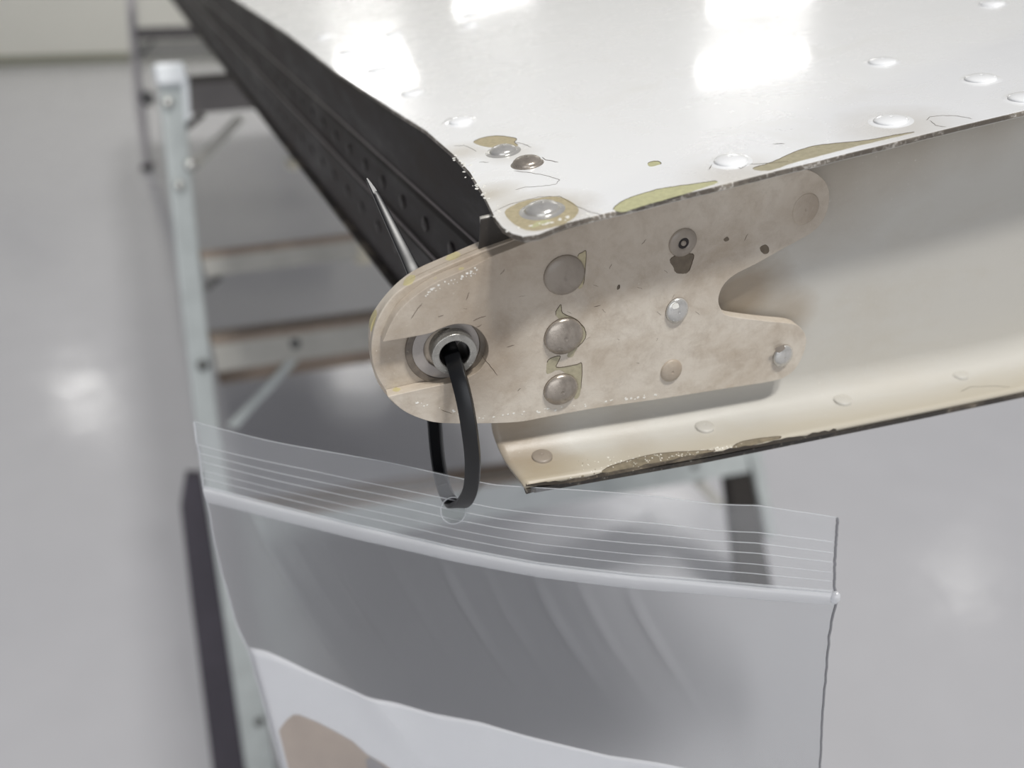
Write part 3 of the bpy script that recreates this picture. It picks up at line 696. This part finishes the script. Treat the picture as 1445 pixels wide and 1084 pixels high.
def film_mesh(name, gap, hole=True, ns=180):
    ts = [i / 22 for i in range(23)] + [1 + i / 48 for i in range(1, 49)]
    # finer rows around the hole
    v, f, px = [], [], []
    ss = [i / ns for i in range(ns + 1)]
    for t in ts:
        for s in ss:
            x, y = bag_px(s, t); edge = min(s, 1 - s); gg = gap * min(1, edge / .02)
            if t >= 1: gg *= 1 + 1.2 * math.sin(math.pi * min(1, t - 1)) * min(1, edge / .15)
            v.append(bq(x, y, wrinkle(s, t) + gg)); px.append((x, y))
    W = ns + 1; rx, ry = 17.5, 18.5
    inside = lambda p: ((p[0] - HOLE[0]) / rx) ** 2 + ((p[1] - HOLE[1]) / ry) ** 2 < 1
    cand = []
    for i in range(len(ts) - 1):
        for j in range(ns):
            q = [i * W + j, i * W + j + 1, (i + 1) * W + j + 1, (i + 1) * W + j]
            c = np.mean([px[k] for k in q], axis=0)
            if hole and inside(c): cand.append(q); continue
            f.append(q)
    nlip = sum(1 for q in f if q[0] < 22 * W)
    if hole and cand:
        rem = {k for q in cand for k in q}; kept = {k for q in f for k in q}
        for k in rem & kept:
            dx, dy = (px[k][0] - HOLE[0]) / rx, (px[k][1] - HOLE[1]) / ry; d = math.hypot(dx, dy) or 1
            v[k] = bq(HOLE[0] + dx / d * rx, HOLE[1] + dy / d * ry, -v[k][1])
    me = me_from(name, v, f, True); me['body0'] = nlip; return me
bag = thing('zip_bag', 'clear plastic zip bag hanging from the black cable tie', 'plastic bag', BAG_M)
obj('front_film', film_mesh('front_film', .35), M['film'], bag)
me = film_mesh('back_film', -.35); me.materials.append(M['film']); me.materials.append(M['haze'])
if me.polygons[0].normal.y < 0: me.flip_normals()
for p in me.polygons:
    if p.index >= me['body0']: p.material_index = 1
obj('back_film', me, M['film'], bag)
def band(name, t0, t1, w, mat, label=None, ns=120, s0=.004, s1=.996, thick=.5):
    v, f = [], []
    for i in range(ns + 1):
        s = s0 + (s1 - s0) * i / ns
        for k, (q, b_) in enumerate(((0, 0), (.15, .8), (.5, 1), (.85, .8), (1, 0))):
            t = t0 + (t1 - t0) * q; x, y = bag_px(s, t); v.append(bq(x, y, wrinkle(s, min(t, 1)) + w + thick * b_))
    for i in range(ns):
        for k in range(4): f.append([i * 5 + k, (i + 1) * 5 + k, (i + 1) * 5 + k + 1, i * 5 + k + 1])
    return obj(name, me_from(name, v, f, True), mat, bag, label)
band('zip_strip', .945, 1.026, .35, M['zip'], 'milky white zip closure strip', thick=.7)
band('zip_rail', .915, .935, .35, M['film_rib'], thick=.35)
for t, hh in ((.31, .22), (.44, .22), (.56, .22), (.69, .14), (.80, .2)):
    band('grip_rib', t - .0055, t + .0055, .36, M['film_rib'], thick=hh * .7)
# rim around the punched hole and welded side seams
ring_ = [bq(HOLE[0] + 17.8 * math.cos(a), HOLE[1] + 18.8 * math.sin(a), wrinkle(.4, .5) + .4) for a in [2 * math.pi * k / 40 for k in range(41)]]
v, f = tube(ring_, .17, 5); obj('hole_rim', me_from('hole_rim', v, f, True), M['film_rib'], bag)
for nm, s in (('side_seam', .0), ('side_seam', 1.0)):
    pts_ = []
    for k in range(90):
        t = 2.0 * k / 89; x, y = bag_px(s, t); pts_.append(bq(x + random.uniform(-.6, .6), y, wrinkle(s, t)))
    v, f = tube(pts_, .30, 5); obj(nm, me_from(nm, v, f, True), M['seam' if s < .5 else 'seam_grey'], bag, None if s < .5 else 'greyed welded seam')
pts_ = [bq(*bag_px(k / 99, 0), wrinkle(k / 99, 0) + .1) for k in range(100)]
v, f = tube(pts_, .11, 5); obj('mouth_edge', me_from('mouth_edge', v, f, True), M['film_rib'], bag)
x, y = bag_px(1, 1.0); v, f = lathe([(0.3, -1.6), (1.1, -1.2), (1.5, 0), (1.1, 1.2), (.3, 1.6)], 12, True)
o = obj('zip_end', me_from('zip_end', v, f, True), M['zip'], bag, 'crushed end of the zip'); o.matrix_local = Matrix.Translation(Vector(bq(x - 2, y, .3)) * .001) @ Matrix.Diagonal((.7, .7, 1, 1))

# ------------------------------------------------------------------ printed sheet inside the bag
pap = thing('paper_sheet', 'white printed paper sheet standing inside the clear zip bag', 'paper', BAG_M)
papT = [(351, 912), (375, 916), (400, 926), (440, 945), (480, 962), (520, 977), (560, 986), (610, 1000), (680, 1012), (740, 1030), (800, 1046), (860, 1062), (930, 1074), (985, 1086), (1140, 1120)]
def st_of(x, y):
    lo, hi = 1.0, 2.0
    for _ in range(30):
        t = (lo + hi) / 2; s = .5
        yl = 690 + 600 * (t - 1); yr = 842 + 468 * (t - 1)
        for _ in range(3): s = min(1, max(0, (x - ipy(lefL, yl)) / (ipy(rigL, yr) - ipy(lefL, yl))))
        if bag_px(s, t)[1] < y: lo = t
        else: hi = t
    return s, t
def sheet_pt(x, y, w): s, t = st_of(x, y); return bq(x, y, wrinkle(s, t) * .85 + w + .1)
v, f = [], []
cols = 90; rows = 26
for j in range(rows + 1):
    for i in range(cols + 1):
        u = i / cols; xt = 352 + 788 * u; yt_ = ip(papT, xt); yy = yt_ + (1270 - yt_) * j / rows
        xl = ipy(lefL, yy) + 2.5 if j else 352; xr = ipy(rigL, yy) - 25
        xx = xl + (xr - xl) * u
        if j == 0: xx = xt
        v.append(sheet_pt(xx, yy, 0))
for j in range(rows):
    for i in range(cols): q = j * (cols + 1) + i; f.append([q, q + 1, q + cols + 2, q + cols + 1])
obj('sheet', me_from('sheet', v, f, True), M['paper'], pap, solid=.0001)
def flat_print(name, pxs, w, mat, label):
    n = 16; cxy = np.mean(pxs, axis=0); v = [sheet_pt(cxy[0], cxy[1], w)]; f = []
    out_ = []
    for i, p in enumerate(pxs):
        q = pxs[(i + 1) % len(pxs)]
        for k in range(5): out_.append((p[0] + (q[0] - p[0]) * k / 5, p[1] + (q[1] - p[1]) * k / 5))
    R = 6
    for r_ in range(1, R + 1):
        for p in out_: v.append(sheet_pt(cxy[0] + (p[0] - cxy[0]) * r_ / R, cxy[1] + (p[1] - cxy[1]) * r_ / R, w))
    m_ = len(out_)
    for k in range(m_): f.append([0, 1 + k, 1 + (k + 1) % m_])
    for r_ in range(R - 1):
        for k in range(m_): a = 1 + r_ * m_; f.append([a + k, a + (k + 1) % m_, a + m_ + (k + 1) % m_, a + m_ + k])
    return obj(name, me_from(name, v, f, True), mat, pap, label)
flat_print('printed_picture', [(395, 1029), (406, 1014), (416, 1006), (424, 1006), (450, 1016), (478, 1030), (500, 1042), (520, 1060), (545, 1074), (570, 1092), (590, 1130), (420, 1130), (408, 1084), (399, 1045)], .12, M['print_tan'], 'tan printed picture')
flat_print('printed_patch', [(519, 1068), (526, 1063), (540, 1073), (556, 1084), (560, 1100), (524, 1098)], .2, M['print_grey'], 'grey printed patch')

# ------------------------------------------------------------------ step ladder behind the flap
RF = onplane(1072, 852, np.array([0, 0, 0.]), np.array([0, 0, 1.])); LF = RF + np.array([-.888, -.43, 0])
LU = nrm(RF - LF); lean = math.radians(9)
back_ = np.array([-LU[1], LU[0], 0]); LV = back_ * math.sin(lean) + np.array([0, 0, 1]) * math.cos(lean)
LN = np.cross(LU, LV)            # towards the viewer
LAD_M = Matrix(((LU[0], -LN[0], LV[0], LF[0]), (LU[1], -LN[1], LV[1], LF[1]), (LU[2], -LN[2], LV[2], LF[2]), (0, 0, 0, 1)))
def lq(x, y, w=0.):
    """point on the ladder's front plane pushed w mm towards the viewer"""
    q = onplane(x, y, LF, LN) - LF; return np.array([q @ LU * 1000, -w, q @ LV * 1000])
lad = thing('step_ladder', 'aluminium step ladder with brown treads standing behind the flap', 'ladder', LAD_M)
def lbar(name, px, w0, w1, mat, label=None, bevel=.002, root=None, fn=None):
    fn = fn or lq; b0 = [fn(x, y) for x, y in px]
    v, f = extrude_poly(b0, lambda p, c: (p[0], p[1] - c, p[2]), w1, w0)
    return obj(name, me_from(name, v, f), mat, root if root is not None else lad, label, bevel=bevel)
# left rail: a channel with front web and inner flange
lbar('rail', [(221, 100), (256, 96), (288, 420), (309, 600), (352, 850), (393, 1106), (350, 1106), (313, 850), (276, 600), (255, 420)], 0, -24, M['alu'], 'left rail', .003)
lbar('rail_flange', [(256, 112), (266, 112), (269, 165), (262, 175)], 6, -40, M['cap'], 'white flange of the top cap')
lbar('rail_shadow_strip', [(266, 684), (288, 684), (358, 1112), (304, 1112), (272, 860), (258, 735)], -30, -50, M['shadow_dark'], 'dark strip standing in for the rail shadow on the floor')  # dark bar added in place of the left rail's shadow on the floor
lbar('top_cap', [(216, 90), (258, 87), (267, 113), (266, 118), (222, 121)], 8, -60, M['cap'], 'white plastic top cap', .006)
lbar('rubber_foot', [(348, 1098), (396, 1097), (399, 1120), (350, 1120)], 8, -40, M['rubber'], 'black rubber foot', .005)
def step(front_top, front_bot, depth, mf, mt, lip=True):
    (x0, y0), (x1, y1) = front_top; (x2, y2), (x3, y3) = front_bot
    lbar('step_front', [(x0, y0), (x1, y1), (x3, y3), (x2, y2)], 2, -16, mf)
    a, b_ = lq(x0, y0, 3), lq(x1, y1, 3)
    up_ = np.array([0, .0, 1.0]); rear = np.array([0, depth, 0]) @ np.eye(3)
    rear = np.array([0, math.cos(lean) * depth, -math.sin(lean) * depth])
    vv = [a, b_, b_ + rear, a + rear]; vv = [q + np.array([0, 0, 2.]) for q in vv] + [q - np.array([0, 0, 8.]) for q in vv]
    f = [[0, 1, 2, 3], [4, 5, 6, 7], [0, 1, 5, 4], [1, 2, 6, 5], [2, 3, 7, 6], [3, 0, 4, 7]]
    obj('tread', me_from('tread', vv, f), mt, lad, bevel=.002)
# steps between the two rails (the right rail stays hidden behind the flap down to the lower step)
step([(264, 109), (900, 60)], [(268, 161), (900, 108)], 70, M['pewter'], M['step_dark'])
step([(282, 357), (960, 275)], [(291, 391), (960, 305)], 52, M['alu_dull'], M['tread'])
step([(298, 479), (990, 385)], [(307, 525), (990, 425)], 95, M['alu_dull'], M['tread'])
step([(330, 735), (1052, 624)], [(338, 790), (1058, 666)], 90, M['alu'], M['tread'])
lbar('rear_crossbar', [(312, 528), (700, 470), (700, 505), (318, 563)], -60, -85, M['tread'], 'brown rear crossbar')
for pxs, mt in (([(408, 511), (424, 509), (336, 606), (321, 604)], 'alu'), ([(306, 392), (316, 394), (293, 414), (288, 406)], 'bolt_dark'), ([(272, 229), (281, 238), (346, 170), (336, 162)], 'alu_dull'), ([(258, 180), (263, 186), (292, 164), (284, 158)], 'rubber'), ([(982, 683), (996, 680), (1026, 714), (1012, 716)], 'alu_dull')):
    lbar('brace', pxs, -4, -14, M[mt])
lbar('rail', [(1030, 560), (1060, 556), (1078, 660), (1096, 760), (1083, 762), (1062, 662)], 2, -24, M['alu'], 'right rail', .003)
lbar('rubber_boot', [(1030, 674), (1062, 665), (1096, 850), (1050, 856)], -2, -30, M['rubber'], 'black boot at the foot of the right rail', .004)
for x, y, r, mt in ((237, 145, 5, 'bolt'), (253, 262, 5, 'bolt'), (269, 233, 6, 'bolt'), (286, 515, 6, 'bolt_dark'), (365, 1018, 6, 'bolt_dark'), (416, 485, 6, 'bolt_dark'), (979, 657, 6, 'bolt_dark')):
    v, f = lathe([(r * 1.25, 0), (r * 1.25, 2), (r * .9, 5), (.1, 6)], 14, False)
    o = obj('bolt', me_from('bolt', v, f, True), M[mt], lad); o.matrix_local = frame_at(lq(x, y, 1), (0, -1, 0))
lbar('corner_block', [(503, 340), (528, 336), (532, 370), (506, 374)], 4, -30, M['block'], 'cream block at the step end')
lbar('corner_block', [(408, 226), (420, 224), (422, 238), (410, 240)], 4, -30, M['block'])

# ------------------------------------------------------------------ work stand farther back
SF = onplane(204, 240, np.array([0, 0, 0.]), np.array([0, 0, 1.])); SU = nrm(np.array([1, .1, 0])); SN = np.array([SU[1], -SU[0], 0])
ST_M = Matrix(((SU[0], -SN[0], 0, SF[0]), (SU[1], -SN[1], 0, SF[1]), (0, 0, 1, 0), (0, 0, 0, 1)))
def sq(x, y, w=0.):
    q = onplane(x, y, SF, SN) - SF; return np.array([q @ SU * 1000, -w, q[2] * 1000])
std = thing('work_stand', 'grey work stand with crossbars standing farther back by the wall', 'work stand', ST_M)
sb = lambda n_, px, w0, w1, mt, lb=None: lbar(n_, px, w0, w1, M[mt], lb, .004, std, sq)
sb('post', [(173, -60), (184, -60), (192, 60), (202, 150), (210, 238), (203, 240), (191, 150), (183, 60)], 0, -50, 'stand_paint', 'slim grey upright post')
sb('crossbar', [(188, 40), (420, 33), (420, 50), (191, 57)], 0, -40, 'pewter', 'dark upper crossbar')
sb('crossbar', [(194, 60), (430, 52), (430, 76), (196, 85)], -10, -50, 'alu_dull', 'pale lower crossbar')
sb('brace', [(213, 57), (219, 57), (200, 81), (195, 79)], 6, -6, 'bolt_dark')
sb('foot', [(200, 233), (212, 232), (214, 243), (200, 244)], 20, -70, 'rubber', 'dark foot')
v, f = lathe([(38, -15), (42, -8), (42, 8), (38, 15), (14, 16), (.1, 18)], 20, False)
o = obj('castor', me_from('castor', v, f, True), M['bolt_dark'], std, 'grey castor wheel'); o.matrix_local = frame_at(sq(209, 138, 12), (0, -1, 0))

# ------------------------------------------------------------------ lit ceiling fixtures of the hangar (their reflections lie on the skin and the floor)
m, nt, b = new_mat('lit_diffuser'); b.inputs['Base Color'].default_value = (.9, .9, .9, 1)
b.inputs['Emission Color'].default_value = (1, .98, .95, 1); b.inputs['Emission Strength'].default_value = 8; M['lit'] = m
M['housing'] = plain('white_lamp_housing', srgb(210, 210, 208), .5, 0, .03, 5)
def lamp(px, surf, hgt, sx, sy, label, yaw=0.):
    r = ray(*px); r = r / np.linalg.norm(r)
    n = EZ if surf == 'skin' else np.array([0, 0, 1.])
    p0 = ORG + EZ * .028 if surf == 'skin' else np.zeros(3)
    hit = onplane(px[0], px[1], p0, n); d = r - 2 * (r @ n) * n
    pos = hit + d * ((hgt - hit[2]) / d[2])
    t = thing('ceiling_light', label, 'light', Matrix.Translation(Vector(pos)) @ Matrix.Rotation(math.atan2(-d[0], d[1]) + yaw, 4, 'Z'), 'lit ceiling fixtures')
    v, f = boxm(-sx / 2 - .05, sx / 2 + .05, -sy / 2 - .05, sy / 2 + .05, .0, .12); obj('housing', me_from('housing', v, f, scale=1), M['housing'], t, bevel=.01)
    v, f = boxm(-sx / 2, sx / 2, -sy / 2, sy / 2, -.05, .0); obj('diffuser', me_from('diffuser', v, f, scale=1), M['lit'], t, bevel=.01)
    return pos
for i, a in enumerate([((1060, 90), 'skin', 3.6, .78, .26, 'wide lit panel lamp mirrored right of centre in the skin'), ((1072, -4), 'skin', 3.6, .85, .40, 'second wide lit panel lamp, behind the first one mirrored in the skin'), ((528, 100), 'skin', 3.3, .62, 1.35, 'square lit panel lamp mirrored at the skin edge rivets'), ((700, 0), 'skin', 3.3, .85, .22, 'narrow lit panel lamp mirrored at the top of the skin'), ((120, 565), 'floor', 3.2, .42, .55, 'small lit panel lamp glaring in the floor at the left'), ((1355, 815), 'floor', 3.2, .13, .5, 'thin lit strip lamp glaring in the floor at the right', .7)]):
    lamp(*a)
